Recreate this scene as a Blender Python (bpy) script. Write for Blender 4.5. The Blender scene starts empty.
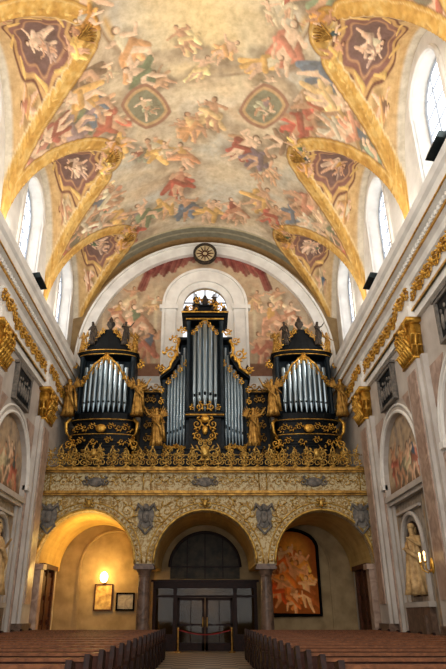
import bpy, bmesh, math, random
import numpy as np
from mathutils import Vector, Matrix
random.seed(7); rng=np.random.default_rng(7)
sc=bpy.context.scene; COL=sc.collection
pi=math.pi
def lin(c): return tuple((x/255.0)**2.2 for x in c)

# ---------------------------------------------------------------- materials
def mat(name,c1,c2=None,scale=3,rough=.6,metal=0.,bump=0.,bscale=20,dist=0.,lo=.35,hi=.65,spec=.25):
    m=bpy.data.materials.new(name); m.use_nodes=True; nt=m.node_tree; N=nt.nodes; L=nt.links
    b=N['Principled BSDF']; b.inputs['Roughness'].default_value=rough; b.inputs['Metallic'].default_value=metal
    b.inputs['Specular IOR Level'].default_value=spec
    tc=N.new('ShaderNodeTexCoord')
    c2=c2 or tuple(int(x*.85) for x in c1)
    n=N.new('ShaderNodeTexNoise'); n.inputs['Scale'].default_value=scale; n.inputs['Detail'].default_value=6
    n.inputs['Distortion'].default_value=dist
    L.new(tc.outputs['Object'],n.inputs['Vector'])
    r=N.new('ShaderNodeValToRGB'); r.color_ramp.elements[0].position=lo; r.color_ramp.elements[1].position=hi
    r.color_ramp.elements[0].color=(*lin(c1),1); r.color_ramp.elements[1].color=(*lin(c2),1)
    L.new(n.outputs['Fac'],r.inputs['Fac']); L.new(r.outputs['Color'],b.inputs['Base Color'])
    if bump:
        n2=N.new('ShaderNodeTexNoise'); n2.inputs['Scale'].default_value=bscale; L.new(tc.outputs['Object'],n2.inputs['Vector'])
        bp=N.new('ShaderNodeBump'); bp.inputs['Strength'].default_value=bump; bp.inputs['Distance'].default_value=.05
        L.new(n2.outputs['Fac'],bp.inputs['Height']); L.new(bp.outputs['Normal'],b.inputs['Normal'])
    return m
def emat(name,c,s):
    m=bpy.data.materials.new(name); m.use_nodes=True; b=m.node_tree.nodes['Principled BSDF']
    b.inputs['Base Color'].default_value=(*lin(c),1); b.inputs['Emission Color'].default_value=(*lin(c),1); b.inputs['Emission Strength'].default_value=s
    return m
M_WHITE=mat('plaster_white',(226,222,213),(208,203,194),1.5,.7,bump=.1)
M_GREY=mat('plaster_grey',(188,180,170),(168,158,148),1.2,.6)
M_MARB=mat('marble_pink',(178,152,134),(138,114,100),2.2,.35,dist=1.5)
M_MARBD=mat('marble_brown',(112,90,76),(78,62,52),3,.35,dist=1.5)
M_MARBG=mat('marble_grey',(154,142,128),(114,104,94),3,.4,dist=1.5)
M_GOLD=mat('gilding',(220,172,80),(160,112,42),6,.36,.7,bump=.3,bscale=25)
M_GOLDD=mat('gilding_aged',(184,140,70),(116,82,36),5,.4,.6,bump=.3,bscale=25)
M_GOLDG=mat('gallery_gilding',(204,166,88),(148,112,52),6,.4,.6,bump=.3,bscale=25)
M_CASE=mat('black_green_lacquer',(20,23,25),(12,14,16),3,.45,spec=.12)
M_CASE2=mat('blue_green_lacquer',(32,42,48),(20,27,32),3,.45,spec=.15)
M_PIPE=mat('tin_pipe_metal',(150,162,168),(100,114,122),2,.28,.85)
M_DARK=mat('dark_void',(14,12,12),(8,8,8),3,.7,spec=.05)
M_WOOD=mat('pew_wood',(72,40,28),(46,26,18),5,.5,dist=2,spec=.15)
M_WOODL=mat('pew_rail_wood',(112,70,46),(82,50,32),5,.45,dist=2,spec=.15)
M_WOODD=mat('pew_wood_dark',(44,26,20),(28,17,14),5,.5,dist=2,spec=.12)
M_DOOR=mat('door_wood',(82,46,28),(50,28,18),5,.5,dist=2,spec=.15)
M_VEST=mat('vestibule_inner_wood',(150,120,86),(112,86,60),3,.6,spec=.1)
M_STONE=mat('statue_stone',(204,168,116),(150,118,78),6,.6,bump=.3)
M_RELIEF=mat('grey_relief_stone',(124,116,106),(84,80,76),6,.6,bump=.4)
M_BRNZ=mat('dark_carved_wood',(70,60,50),(40,36,34),6,.5,bump=.4,spec=.15)
M_OCH=mat('ochre_arabesque',(160,130,80),(196,178,136),3.5,.55,bump=.5,bscale=9,dist=2.5,lo=.46,hi=.54)
M_OCH2=mat('cream_arabesque',(188,172,132),(146,116,68),4.5,.55,bump=.4,bscale=12,dist=2.5,lo=.48,hi=.55)
M_YEL=mat('yellow_plaster',(208,174,106),(186,150,86),1.5,.8)
M_UNDER=mat('beige_plaster',(154,130,94),(126,104,74),1.5,.8)
M_FLOOD=mat('floodlight_metal',(34,42,44),(26,32,34),6,.5,.0,spec=.1)
M_LEAD=mat('window_lead',(170,176,184),(150,158,168),4,.5)
M_BULB=emat('warm_bulb',(255,214,130),18)
M_BULB2=emat('candle_glow',(255,206,130),5)
M_GOLDP=mat('gold_plate',(220,180,100),(150,110,60),4,.4,.3)
def paneglass(name,c,s):
    m=bpy.data.materials.new(name); m.use_nodes=True; nt=m.node_tree; b=nt.nodes['Principled BSDF']
    tc=nt.nodes.new('ShaderNodeTexCoord'); n=nt.nodes.new('ShaderNodeTexNoise'); n.inputs['Scale'].default_value=.8
    r=nt.nodes.new('ShaderNodeValToRGB'); r.color_ramp.elements[0].color=(*lin(c),1); r.color_ramp.elements[1].color=(1,1,1,1)
    nt.links.new(tc.outputs['Object'],n.inputs['Vector']); nt.links.new(n.outputs['Fac'],r.inputs['Fac'])
    nt.links.new(r.outputs['Color'],b.inputs['Emission Color']); b.inputs['Emission Strength'].default_value=s; b.inputs['Base Color'].default_value=(.6,.6,.6,1); return m
M_GLASS=paneglass('frosted_daylight_glass',(222,236,255),2.2)
M_GLASSB=paneglass('back_window_daylight_glass',(196,216,240),1.05)
def glassm(name,c,rough=.1,f=.04):
    m=bpy.data.materials.new(name); m.use_nodes=True; nt=m.node_tree; nt.nodes.clear()
    o=nt.nodes.new('ShaderNodeOutputMaterial'); mx=nt.nodes.new('ShaderNodeMixShader'); t=nt.nodes.new('ShaderNodeBsdfTransparent'); g=nt.nodes.new('ShaderNodeBsdfGlossy')
    t.inputs['Color'].default_value=(*lin(c),1); g.inputs['Roughness'].default_value=rough; g.inputs['Color'].default_value=(.8,.8,.8,1); mx.inputs['Fac'].default_value=f
    nt.links.new(t.outputs[0],mx.inputs[1]); nt.links.new(g.outputs[0],mx.inputs[2]); nt.links.new(mx.outputs[0],o.inputs[0]); return m
M_DGLASS=glassm('dark_door_glass',(190,184,170),.05,.015)
def attrmat(name,rough=.8):
    m=bpy.data.materials.new(name); m.use_nodes=True; nt=m.node_tree; N=nt.nodes;L=nt.links
    b=N['Principled BSDF']; b.inputs['Roughness'].default_value=rough; b.inputs['Specular IOR Level'].default_value=.1
    a=N.new('ShaderNodeAttribute'); a.attribute_name='Col'
    tc=N.new('ShaderNodeTexCoord'); n=N.new('ShaderNodeTexNoise'); n.inputs['Scale'].default_value=3; n.inputs['Detail'].default_value=8; n.inputs['Roughness'].default_value=.65
    L.new(tc.outputs['Object'],n.inputs['Vector'])
    r=N.new('ShaderNodeValToRGB'); r.color_ramp.elements[0].position=.3; r.color_ramp.elements[1].position=.62
    r.color_ramp.elements[0].color=(.72,.69,.65,1); r.color_ramp.elements[1].color=(1,1,1,1)
    L.new(n.outputs['Fac'],r.inputs['Fac'])
    mx=N.new('ShaderNodeMix'); mx.data_type='RGBA'; mx.blend_type='MULTIPLY'; mx.inputs['Factor'].default_value=1
    L.new(a.outputs['Color'],mx.inputs['A']); L.new(r.outputs['Color'],mx.inputs['B']); L.new(mx.outputs['Result'],b.inputs['Base Color'])
    return m
M_FRESCO=attrmat('fresco_paint')
def floormat():
    m=bpy.data.materials.new('checker_marble'); m.use_nodes=True; nt=m.node_tree;N=nt.nodes;L=nt.links; b=N['Principled BSDF']; b.inputs['Roughness'].default_value=.3; b.inputs['Specular IOR Level'].default_value=.3
    tc=N.new('ShaderNodeTexCoord'); ck=N.new('ShaderNodeTexChecker'); ck.inputs['Scale'].default_value=1.9
    ck.inputs['Color1'].default_value=(*lin((170,152,128)),1); ck.inputs['Color2'].default_value=(*lin((60,48,42)),1)
    L.new(tc.outputs['Object'],ck.inputs['Vector']); L.new(ck.outputs['Color'],b.inputs['Base Color']); return m
M_FLOOR=floormat()

# ---------------------------------------------------------------- mesh builder
class MB:
    def __init__(s): s.v=[]; s.f=[]; s.mi=[]; s.m=0
    def face(s,idx): s.f.append(idx); s.mi.append(s.m)
    def hexa(s,p):
        b=len(s.v); s.v+=p
        for q in ((0,1,2,3),(7,6,5,4),(0,4,5,1),(1,5,6,2),(2,6,7,3),(3,7,4,0)): s.face([b+i for i in q])
    def box(s,x0,x1,y0,y1,z0,z1):
        s.hexa([(x0,y0,z0),(x1,y0,z0),(x1,y1,z0),(x0,y1,z0),(x0,y0,z1),(x1,y0,z1),(x1,y1,z1),(x0,y1,z1)])
    def prism(s,poly,fm,t0,t1):
        b=len(s.v); n=len(poly)
        for t in (t0,t1):
            for p in poly: s.v.append(fm(p[0],p[1],t))
        s.face([b+i for i in range(n)]); s.face([b+n+i for i in reversed(range(n))])
        for i in range(n): j=(i+1)%n; s.face([b+i,b+j,b+n+j,b+n+i])
    def lathe(s,prof,c=(0,0,0),n=16,ph0=0,ph1=2*pi,sx=1,sy=1,fold=0,nf=9):
        b=len(s.v); full=abs(ph1-ph0-2*pi)<1e-6; m=n if full else n+1
        for k,(r,z) in enumerate(prof):
            for i in range(m):
                a=ph0+(ph1-ph0)*i/n; rr=r*(1+fold*math.sin(nf*a+z*3))
                s.v.append((c[0]+rr*sx*math.cos(a),c[1]+rr*sy*math.sin(a),c[2]+z))
        for k in range(len(prof)-1):
            for i in range(n):
                j=(i+1)%m if full else i+1
                s.face([b+k*m+i,b+k*m+j,b+(k+1)*m+j,b+(k+1)*m+i])
        if full:
            s.face([b+i for i in range(m)]); s.face([b+(len(prof)-1)*m+i for i in range(m)])
    def tube(s,pts,rad,n=5,cap=True):
        pts=[Vector(p) for p in pts]; b=len(s.v); m=len(pts)
        if not hasattr(rad,'__len__'): rad=[rad]*m
        prev=None
        for k in range(m):
            t=(pts[min(k+1,m-1)]-pts[max(k-1,0)])
            if t.length<1e-9: t=Vector((0,0,1))
            t.normalize()
            if prev is None:
                u=t.orthogonal().normalized()
            else:
                u=(prev-t*prev.dot(t))
                u=u.normalized() if u.length>1e-6 else t.orthogonal().normalized()
            prev=u; w=t.cross(u)
            for i in range(n):
                a=2*pi*i/n; s.v.append(tuple(pts[k]+(u*math.cos(a)+w*math.sin(a))*rad[k]))
        for k in range(m-1):
            for i in range(n):
                j=(i+1)%n; s.face([b+k*n+i,b+k*n+j,b+(k+1)*n+j,b+(k+1)*n+i])
        if cap: s.face([b+i for i in range(n)]); s.face([b+(m-1)*n+i for i in range(n)])
    def ball(s,c,r,n=8,m=5):
        if not hasattr(r,'__len__'): r=(r,r,r)
        b=len(s.v)
        for k in range(m+1):
            t=pi*k/m
            for i in range(n):
                a=2*pi*i/n; s.v.append((c[0]+r[0]*math.sin(t)*math.cos(a),c[1]+r[1]*math.sin(t)*math.sin(a),c[2]+r[2]*math.cos(t)))
        for k in range(m):
            for i in range(n):
                j=(i+1)%n; s.face([b+k*n+i,b+k*n+j,b+(k+1)*n+j,b+(k+1)*n+i])
    def obj(s,name,mats,parent=None,smooth=False,**kw):
        me=bpy.data.meshes.new(name); me.from_pydata(s.v,[],s.f)
        if not isinstance(mats,(list,tuple)): mats=[mats]
        for m in mats: me.materials.append(m)
        if len(mats)>1: me.polygons.foreach_set('material_index',s.mi)
        bm=bmesh.new(); bm.from_mesh(me); bmesh.ops.remove_doubles(bm,verts=bm.verts,dist=1e-5) if smooth else None
        bmesh.ops.recalc_face_normals(bm,faces=bm.faces); bm.to_mesh(me); bm.free()
        if smooth: me.polygons.foreach_set('use_smooth',[True]*len(me.polygons))
        o=bpy.data.objects.new(name,me); COL.objects.link(o)
        if parent: o.parent=parent
        for k,v in kw.items(): o[k]=v
        return o
def empty(name,loc=(0,0,0),**kw):
    o=bpy.data.objects.new(name,None); o.empty_display_size=.3; o.location=loc; COL.objects.link(o)
    for k,v in kw.items(): o[k]=v
    return o
def setp(o,p):
    o.parent=p; o.matrix_parent_inverse=Matrix.Translation(-Vector(p.location))
    return o
def struct(o): o['kind']='structure'; return o
def copytree(o,name=None):
    c=o.copy(); COL.objects.link(c)
    for ch in o.children:
        d=ch.copy(); COL.objects.link(d); d.parent=c
        for g in ch.children:
            e=g.copy(); COL.objects.link(e); e.parent=d
    return c
def plate(mb,s0,s1,z0,z1,ops,fm,na=18):
    def q(a,b,za0,zb0,za1,zb1):
        mb.hexa([fm(a,za0,0),fm(b,zb0,0),fm(b,zb0,1),fm(a,za0,1),fm(a,za1,0),fm(b,zb1,0),fm(b,zb1,1),fm(a,za1,1)])
    cur=s0
    for c,r,sill,spr,rise in sorted(ops):
        if c-r>cur: q(cur,c-r,z0,z0,z1,z1)
        if sill>z0: q(c-r,c+r,z0,z0,sill,sill)
        for i in range(na):
            a0=pi-pi*i/na; a1=pi-pi*(i+1)/na
            q(c+r*math.cos(a0),c+r*math.cos(a1),spr+rise*math.sin(a0),spr+rise*math.sin(a1),z1,z1)
        cur=c+r
    if cur<s1: q(cur,s1,z0,z0,z1,z1)
def scroll(mb,F,cx,cy,r,sg=1,th0=0,turns=1.4,w=.05,leaves=4,dep=0.):
    pts=[];rad=[];n=int(14*turns)
    for i in range(n+1):
        t=i/n; a=th0+sg*turns*2*pi*t; rr=r*(1-.85*t)
        pts.append(F(cx+rr*math.cos(a),cy+rr*math.sin(a),dep+.03*t)); rad.append(w*(1.1-.55*t))
    mb.tube(pts,rad,5)
    mb.ball(F(cx+.15*r*math.cos(th0+sg*turns*2*pi),cy+.15*r*math.sin(th0+sg*turns*2*pi),dep+.05),w*1.3,6,4)
    for k in range(leaves):
        t=k/(leaves+1)*.55; a=th0+sg*turns*2*pi*t; rr=r*(1-.85*t)
        p=[]
        for j in range(4):
            q=j/3; a2=a+sg*(.5*q); r2=rr+r*.55*math.sin(q*1.4)
            p.append(F(cx+r2*math.cos(a2),cy+r2*math.sin(a2),dep+.06*math.sin(q*3)))
        mb.tube(p,[w*1.0,w*1.4,w*.9,w*.25],5)
def FY(x,z,y): return lambda a,b,c: (x+a,y-c,z+b)
def FXs(sg,y,z,x): return lambda a,b,c: (sg*(x-c),y+a,z+b)

# ---------------------------------------------------------------- painter
def vnoise(nb,na,cb,ca):
    g=rng.random((cb+2,ca+2)); yb=np.linspace(0,cb,nb); xa=np.linspace(0,ca,na)
    i=yb.astype(int); j=xa.astype(int); fy=(yb-i)[:,None]; fx=(xa-j)[None,:]
    fy=fy*fy*(3-2*fy); fx=fx*fx*(3-2*fx)
    return (g[i][:,j]*(1-fy)*(1-fx)+g[i+1][:,j]*fy*(1-fx)+g[i][:,j+1]*(1-fy)*fx+g[i+1][:,j+1]*fy*fx)
class Paint:
    def __init__(s,a,b,base):
        s.a=a;s.b=b; s.c=np.zeros((len(b),len(a),3)); s.c[:]=lin(base)
        s.A,s.B=np.meshgrid(a,b)
        la=a[-1]-a[0]; lb=b[-1]-b[0]
        s.n=.55*vnoise(len(b),len(a),max(2,int(lb*2.5)),max(2,int(la*2.5)))+.45*vnoise(len(b),len(a),max(2,int(lb*7)),max(2,int(la*7)))
        s.n1=vnoise(len(b),len(a),max(2,int(lb*.6)),max(2,int(la*.6)))
    def mix(s,m,c): m=m[...,None]; s.c=s.c*(1-m)+np.array(lin(c))*m
    def stroke(s,p0,p1,w0,w1,c,al=1.,soft=.3,sh=.35):
        r=max(w0,w1)*(1.3+soft)
        a0,a1=min(p0[0],p1[0])-r,max(p0[0],p1[0])+r; b0,b1=min(p0[1],p1[1])-r,max(p0[1],p1[1])+r
        i0,i1=np.searchsorted(s.a,[a0,a1]); j0,j1=np.searchsorted(s.b,[b0,b1])
        if i1<=i0 or j1<=j0: return
        A=s.A[j0:j1,i0:i1];B=s.B[j0:j1,i0:i1]
        dx,dy=p1[0]-p0[0],p1[1]-p0[1]; l2=dx*dx+dy*dy+1e-9
        t=np.clip(((A-p0[0])*dx+(B-p0[1])*dy)/l2,0,1)
        d=np.hypot(A-p0[0]-t*dx,B-p0[1]-t*dy); w=w0+(w1-w0)*t
        nn=s.n[j0:j1,i0:i1]; w=w*(.75+.5*nn)
        m=np.clip((w*(1+soft/2)-d)/(w*soft+1e-6),0,1)*al
        side=np.clip(((A-p0[0])*(.7)+(B-p0[1])*(-.7)-t*(dx*.7-dy*.7))/(w+1e-6),-1,1)
        cc=np.array(lin(c))[None,None]*np.clip(1-sh*side-.5*(nn-.5),.2,1.7)[...,None]
        m=m[...,None]; s.c[j0:j1,i0:i1]=s.c[j0:j1,i0:i1]*(1-m)+cc*m
SKIN=[(222,180,146),(206,160,126),(232,196,162),(192,144,110)]
DR=[(160,76,62),(140,66,56),(104,118,90),(90,104,118),(200,152,86),(212,198,164),(128,100,78),(142,118,118),(190,128,100),(84,94,90),(216,180,124),(200,186,160),(176,138,98),(206,176,140)]
def fig(P,a,b,h,ang=0,dr=None,R=random,n=5):
    dr=dr or R.choice(DR); sk=R.choice(SKIN); f=R.choice((-1,1))
    u=(math.sin(ang),-math.cos(ang)); r=(math.cos(ang),math.sin(ang))
    def l(p,q): return (a+(r[0]*p*f+u[0]*q)*h, b+(r[1]*p*f+u[1]*q)*h)
    dk=tuple(x*.5 for x in dr)
    P.stroke(l(-.1,-.25),l(.15,.1),.24*h,.2*h,dk,.45,.8)
    for i in range(n):
        p=(R.uniform(-.15,.15),R.uniform(-.1,.15)); q=(R.uniform(-.4,.4),R.uniform(-.5,.1))
        P.stroke(l(*p),l(*q),.11*h,.06*h,dr if i%3 else tuple(min(255,x*1.15+10) for x in dr),1,.3,.5)
    k1=(R.uniform(.05,.25),R.uniform(-.3,-.12)); k2=(R.uniform(-.2,.0),-.3)
    P.stroke(l(0,-.02),l(*k1),.08*h,.058*h,sk); P.stroke(l(*k1),l(k1[0]-.05,k1[1]-.24),.052*h,.032*h,sk)
    P.stroke(l(-.04,-.02),l(*k2),.075*h,.05*h,sk); P.stroke(l(*k2),l(k2[0]-.1,k2[1]-.2),.05*h,.03*h,sk)
    P.stroke(l(0,0),l(.03,.24),.095*h,.105*h,sk if R.random()<.6 else R.choice(DR))
    P.stroke(l(-.12,-.08),l(.14,.06),.07*h,.06*h,dr,1,.3,.5)
    for sd in (-1,1):
        e=(sd*R.uniform(.14,.26),R.uniform(.12,.36)); P.stroke(l(sd*.09,.26),l(*e),.047*h,.04*h,sk)
        P.stroke(l(*e),l(e[0]+sd*R.uniform(-.08,.2),e[1]+R.uniform(-.05,.2)),.038*h,.028*h,sk)
    hx=R.uniform(-.03,.08)
    P.stroke(l(hx,.4),l(hx,.42),.068*h,.062*h,(96,64,42)); P.stroke(l(hx+.02,.385),l(hx+.02,.40),.052*h,.052*h,sk)
def gridobj(name,P,fn,mt,mask=None,smooth=True):
    nb,na=len(P.b),len(P.a)
    X,Y,Z=fn(P.A,P.B); co=np.stack([X,Y,Z],-1).reshape(-1,3)
    idx=np.arange(nb*na).reshape(nb,na)
    q=np.stack([idx[:-1,:-1],idx[:-1,1:],idx[1:,1:],idx[1:,:-1]],-1).reshape(-1,4)
    if mask is not None:
        mk=(mask[:-1,:-1]&mask[:-1,1:]&mask[1:,1:]&mask[1:,:-1]).reshape(-1); q=q[mk]
    me=bpy.data.meshes.new(name); me.vertices.add(len(co)); me.vertices.foreach_set('co',co.ravel().astype(np.float32))
    me.loops.add(len(q)*4); me.loops.foreach_set('vertex_index',q.ravel().astype(np.int32))
    me.polygons.add(len(q)); me.polygons.foreach_set('loop_start',(np.arange(len(q))*4).astype(np.int32)); 
    me.update(calc_edges=True); me.validate()
    at=me.color_attributes.new('Col','FLOAT_COLOR','POINT')
    cc=np.concatenate([np.clip(P.c,0,1),np.ones((nb,na,1))],-1).reshape(-1,4).astype(np.float32)
    at.data.foreach_set('color',cc.ravel())
    if smooth: me.polygons.foreach_set('use_smooth',[True]*len(me.polygons))
    me.materials.append(mt); o=bpy.data.objects.new(name,me); COL.objects.link(o); return o

# ================================================================ VAULT
HW=8.0; ZS=14.9; RISE=8.4; YB=32.6
CEN=[9.1,16.0,22.9,29.8]; LW=3.2; LH=6.0
Sv=np.linspace(-8.2*pi/2,8.2*pi/2,480); Yv=np.linspace(4.5,YB+.1,560)
P=Paint(Sv,Yv,(216,196,162))
A,B=P.A,P.B
th=pi/2-A/8.2; Xg=HW*np.cos(th); Bz=ZS+RISE*np.sin(th)
def lun(X,Y):
    L=np.full_like(X,-99.)
    for c in CEN:
        dy=np.abs(Y-c)/LW
        v=np.where(dy<1,LH*np.sqrt(np.clip(1-dy**2,0,1)),-(dy-1)*12)
        L=np.maximum(L,ZS+v+.26*(HW-np.abs(X)))
    return L
Lz=lun(Xg,B); Zg=np.maximum(Bz,Lz)
ins=Lz>Bz
edge=np.zeros_like(ins); edge[:-1,:]|=ins[:-1,:]!=ins[1:,:]; edge[:,:-1]|=ins[:,:-1]!=ins[:,1:]
epf=np.stack([A[edge],B[edge]],-1)
ep=epf[::3].astype(np.float32)
dist=np.full(A.shape,9.,dtype=np.float32)
for r0 in range(0,A.shape[0]):
    pe=ep[np.abs(ep[:,1]-Yv[r0])<2.6]
    if len(pe): dist[r0]=np.sqrt(((A[r0][:,None]-pe[None,:,0])**2+(Yv[r0]-pe[None,:,1])**2).min(1))
dist=np.where(ins,dist,-dist)
aS=np.abs(A)
def sm(x,a,b): return np.clip((x-a)/(b-a),0,1)
def bump1(x,c,w): return np.clip(1-np.abs(x-c)/w,0,1)
P.mix(sm(P.n1,.3,.7)*.75,(194,192,178)); P.mix(sm(P.n,.5,.8)*.5,(232,214,180)); P.mix(sm(1-P.n,.5,.8)*.25,(190,158,128))
for i in range(210):
    a=random.uniform(-7,7); b=random.uniform(8,31); c=random.choice([(230,212,178),(218,190,154),(236,220,190),(200,172,138),(180,170,152),(220,196,160),(172,174,164),(184,154,122),(166,152,132)])
    P.stroke((a,b),(a+random.uniform(-1.5,1.5),b+random.uniform(-.5,.5)),random.uniform(.3,.7),random.uniform(.2,.5),c,.55,.9,.3)
P.mix(np.clip(1-np.hypot(A/3.6,(B-16.2)/4.6),0,1)**.7*.9,(240,210,148))
arch=sm(aS,6.6,7.2); P.mix(arch,(186,156,112)); P.mix(arch*sm(P.n,.5,.7)*.4,(152,122,88))
P.mix(sm(np.sin(B*2*pi/1.2),.7,.95)*arch*.35,(130,108,84)); P.mix(bump1(aS,6.9,.14),(140,108,74)); P.mix(bump1(aS,7.2,.1),(224,200,154))
rr=np.hypot(A/4.2,(B-15.0)/4.1); sw=sm(np.sin(np.arctan2(B-15.0,A)*5+1),-.4,.0)
P.mix(bump1(rr,1.0,.06)*sw,(202,158,92)); P.mix(bump1(rr,1.07,.03)*sw,(134,102,72))
def sa_(x): return 8.2*math.asin(max(-.99,min(.99,x/8)))
R1,G1,B1,Y1,K1=(160,66,54),(100,116,86),(84,102,118),(206,160,90),(112,86,66)
F=[(-1.4,26.5,2.6,.2,R1),(-1.0,28.8,2.3,-.3,B1),(.3,29.2,2.2,.3,Y1),(-2.2,28.3,2.2,.7,Y1),(-3.5,28.4,2.4,-.4,G1),(-4.3,29.6,2.1,.2,R1),
(1.7,28.9,2.3,-.3,(190,130,100)),(3.0,27.2,2.4,.5,Y1),(3.8,28.3,2.2,.2,R1),(4.6,29.4,2.0,-.2,G1),
(1.9,23.6,2.5,.6,(144,60,52)),(2.9,24.2,2.1,1.0,(100,84,96)),(-2.3,23.6,2.3,-.6,Y1),(-1.1,24.4,2.0,-.2,(200,140,100)),
(.4,21.6,2.1,.2,(220,184,130)),(-.6,22.4,2.0,-.5,(206,150,100)),(-.2,19.0,1.6,.3,(230,200,140)),(.9,18.0,1.5,.8,(214,160,104)),(-.8,17.4,1.6,-.6,(220,190,136)),
(3.4,17.2,2.5,.3,(196,120,96)),(2.6,18.4,2.0,.9,Y1),(-3.2,17.4,2.5,-.5,(206,150,100)),(-2.7,18.8,2.0,-.9,G1),
(4.4,20.8,2.7,.8,R1),(4.9,19.4,2.4,.5,(170,80,64)),(5.1,17.7,2.6,.7,B1),(5.7,18.9,2.3,.9,Y1),(3.9,22.5,2.0,1.2,K1),
(-4.4,20.6,2.7,-.8,(176,90,70)),(-5.0,19.2,2.5,-.6,B1),(-5.3,17.7,2.5,-.7,K1),(-5.7,20.0,2.1,-1.1,G1),(-4.2,22.3,2.0,-1.1,Y1),
(-5.3,25.7,2.4,-1.0,(196,130,100)),(-5.9,26.9,2.3,-.9,G1),(-4.9,27.3,2.2,-.8,Y1),(5.3,25.6,2.4,1.0,R1),(5.9,26.8,2.3,.9,(206,180,134)),(4.9,27.4,2.2,.8,B1),
(4.4,14.4,2.5,.5,G1),(5.5,13.0,2.4,.8,R1),(-4.4,14.4,2.5,-.5,Y1),(-5.5,13.0,2.4,-.8,B1),(0,13.8,2,0,(230,200,140)),(1.6,12.8,2,.3,R1),(-1.7,12.8,2,-.3,B1),
(5.6,11.6,2.2,1,G1),(-5.6,11.6,2.2,-1,R1),(5.0,9.8,2.2,1,B1),(-5,9.8,2.2,-1,R1)]
CL=[(158,138,114),(180,158,130),(136,122,104),(196,170,136)]
for x,y,h,an,c in F:
    s=sa_(x)
    for k in range(3): P.stroke((s+random.uniform(-.9,.9),y+.6+random.uniform(-.4,.5)),(s+random.uniform(-1.4,1.4),y+.8),.5,.35,random.choice(CL),.6,.8,.4)
for i in range(34):
    s=random.uniform(-6.4,6.4); b=random.uniform(12,30.0)
    if abs(s)<2.2 and b<20.5: continue
    fig(P,s,b,random.uniform(.9,1.4),s/8+random.uniform(-.8,.8),random.choice([(220,180,130),(200,150,110),(206,186,150),(150,140,116)]))
for x,y,h,an,c in F:
    s=sa_(x); 
    if random.random()<.65: fig(P,s+random.uniform(-1.,1.),y+random.uniform(-.8,.8),h*.7,an+random.uniform(-.8,.8),random.choice([(206,160,120),(190,170,136),(176,140,104),(120,124,104)]))
    fig(P,s,y,h*1.05,an,c,n=7)
for s in (-1,1):
    a0,b0=s*2.85,20.7
    ca,sa=math.cos(s*.5),math.sin(s*.5); U=(A-a0)*ca+(B-b0)*sa; V=-(A-a0)*sa+(B-b0)*ca
    r=np.maximum(np.abs(U)/.9,np.abs(V)/1.3)*.45+np.hypot(U/.9,V/1.3)*.55
    P.mix(1-sm(r,1.02,1.08),(146,100,80)); P.mix(1-sm(r,.88,.92),(194,156,108)); P.mix(1-sm(r,.74,.8),(122,122,98))
    fig(P,a0,b0,1.5,s*.4,(164,160,128)); fig(P,a0+.2,b0+.2,.8,s*.9,(126,122,96))
for yc in (5.6,12.5,19.45,26.35):
    for s in (-1,1):
        r=np.hypot((A-s*9.5)/1.7,(B-yc)/.85)
        P.mix(1-sm(r,1.1,1.16),(194,154,98)); P.mix(1-sm(r,.95,1.0),(100,112,92))
        fig(P,s*9.3,yc,2.5,s*1.5,random.choice([(206,136,116),(130,146,118),(186,90,70)]),n=6)
        for k,(dx,dy) in enumerate(((5.9,-.7),(6.6,.6),(7.5,-.2))): fig(P,s*dx,yc+dy,2.4-.2*k,s*(1.0+.2*k),random.choice(DR),n=7)
# faded pigment over whole vault centre
P.c=P.c*.80+.20*np.array(lin((218,194,158)))
P.mix(sm(B,30.7,30.9),(126,122,104)); P.mix(bump1(B,30.85,.1),(206,190,150)); P.mix(sm(B,31.9,32.0),(160,128,86)); P.mix(bump1(B,31.4,.12),(166,154,126))
inl=sm(dist,0,.06)*(ins)
P.mix(inl,(210,174,122)); P.mix(inl*sm(P.n,.45,.75)*.4,(188,146,98)); P.mix(inl*sm(P.n1,.5,.8)*.4,(200,176,142))
P.mix(inl*sm(aS,10.4,10.9),(216,206,186))
for c in CEN:
    for s in (-1,1):
        for dy in (-1.9,1.9): fig(P,s*8.9,c+dy,1.5,s*1.4,random.choice([(196,150,100),(170,120,90),(200,176,140)]))
        a0=s*7.5; U=(A-a0)/2.05; V=(B-c)/1.7; r=np.hypot(U,V)*(1+.10*np.cos(6*np.arctan2(V,U))+.05*np.cos(9*np.arctan2(V,U)+1))
        P.mix((1-sm(r,1.0,1.05))*inl,(120,84,68)); P.mix((1-sm(r,.92,.96))*inl,(200,158,104)); P.mix((1-sm(r,.8,.84))*inl,(140,102,88)); P.mix(bump1(r,.64,.05)*inl,(190,146,108)); P.mix((1-sm(r,.57,.62))*inl,(124,98,88))
        fig(P,a0,c,1.9,s*1.5,(204,172,144)); fig(P,a0+.4,c+.35,1.1,s*1.2,(164,134,114))
        for k in range(8):
            an=k/8*2*pi; P.stroke((a0+2.05*math.cos(an),c+1.55*math.sin(an)),(a0+1.65*math.cos(an+.4),c+1.25*math.sin(an+.4)),.12,.05,(218,178,110))
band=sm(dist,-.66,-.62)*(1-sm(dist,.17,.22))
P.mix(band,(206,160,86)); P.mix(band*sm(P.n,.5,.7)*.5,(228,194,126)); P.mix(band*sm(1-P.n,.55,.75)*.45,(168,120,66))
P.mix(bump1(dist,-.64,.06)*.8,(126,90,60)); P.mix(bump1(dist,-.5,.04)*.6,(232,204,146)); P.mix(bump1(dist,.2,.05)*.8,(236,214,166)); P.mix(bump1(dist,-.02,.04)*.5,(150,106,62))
for i in range(0,len(epf),12):
    a,b=epf[i]
    if abs(a)>11.6: continue
    an=random.uniform(0,2*pi); d=random.uniform(.1,.25); k=.25*(1 if a>0 else -1)
    P.stroke((a-k,b),(a-k+d*math.cos(an),b+d*math.sin(an)),.07,.03,random.choice([(232,194,120),(184,136,74)]),.7,.5,.4)
for c in CEN:
    for s in (-1,1):
        for k in range(3): fig(P,s*(4.8+.4*k),c+(k-1)*.6,1.3,s*random.uniform(.5,2),random.choice([(220,176,104),(206,150,84)]))
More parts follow.
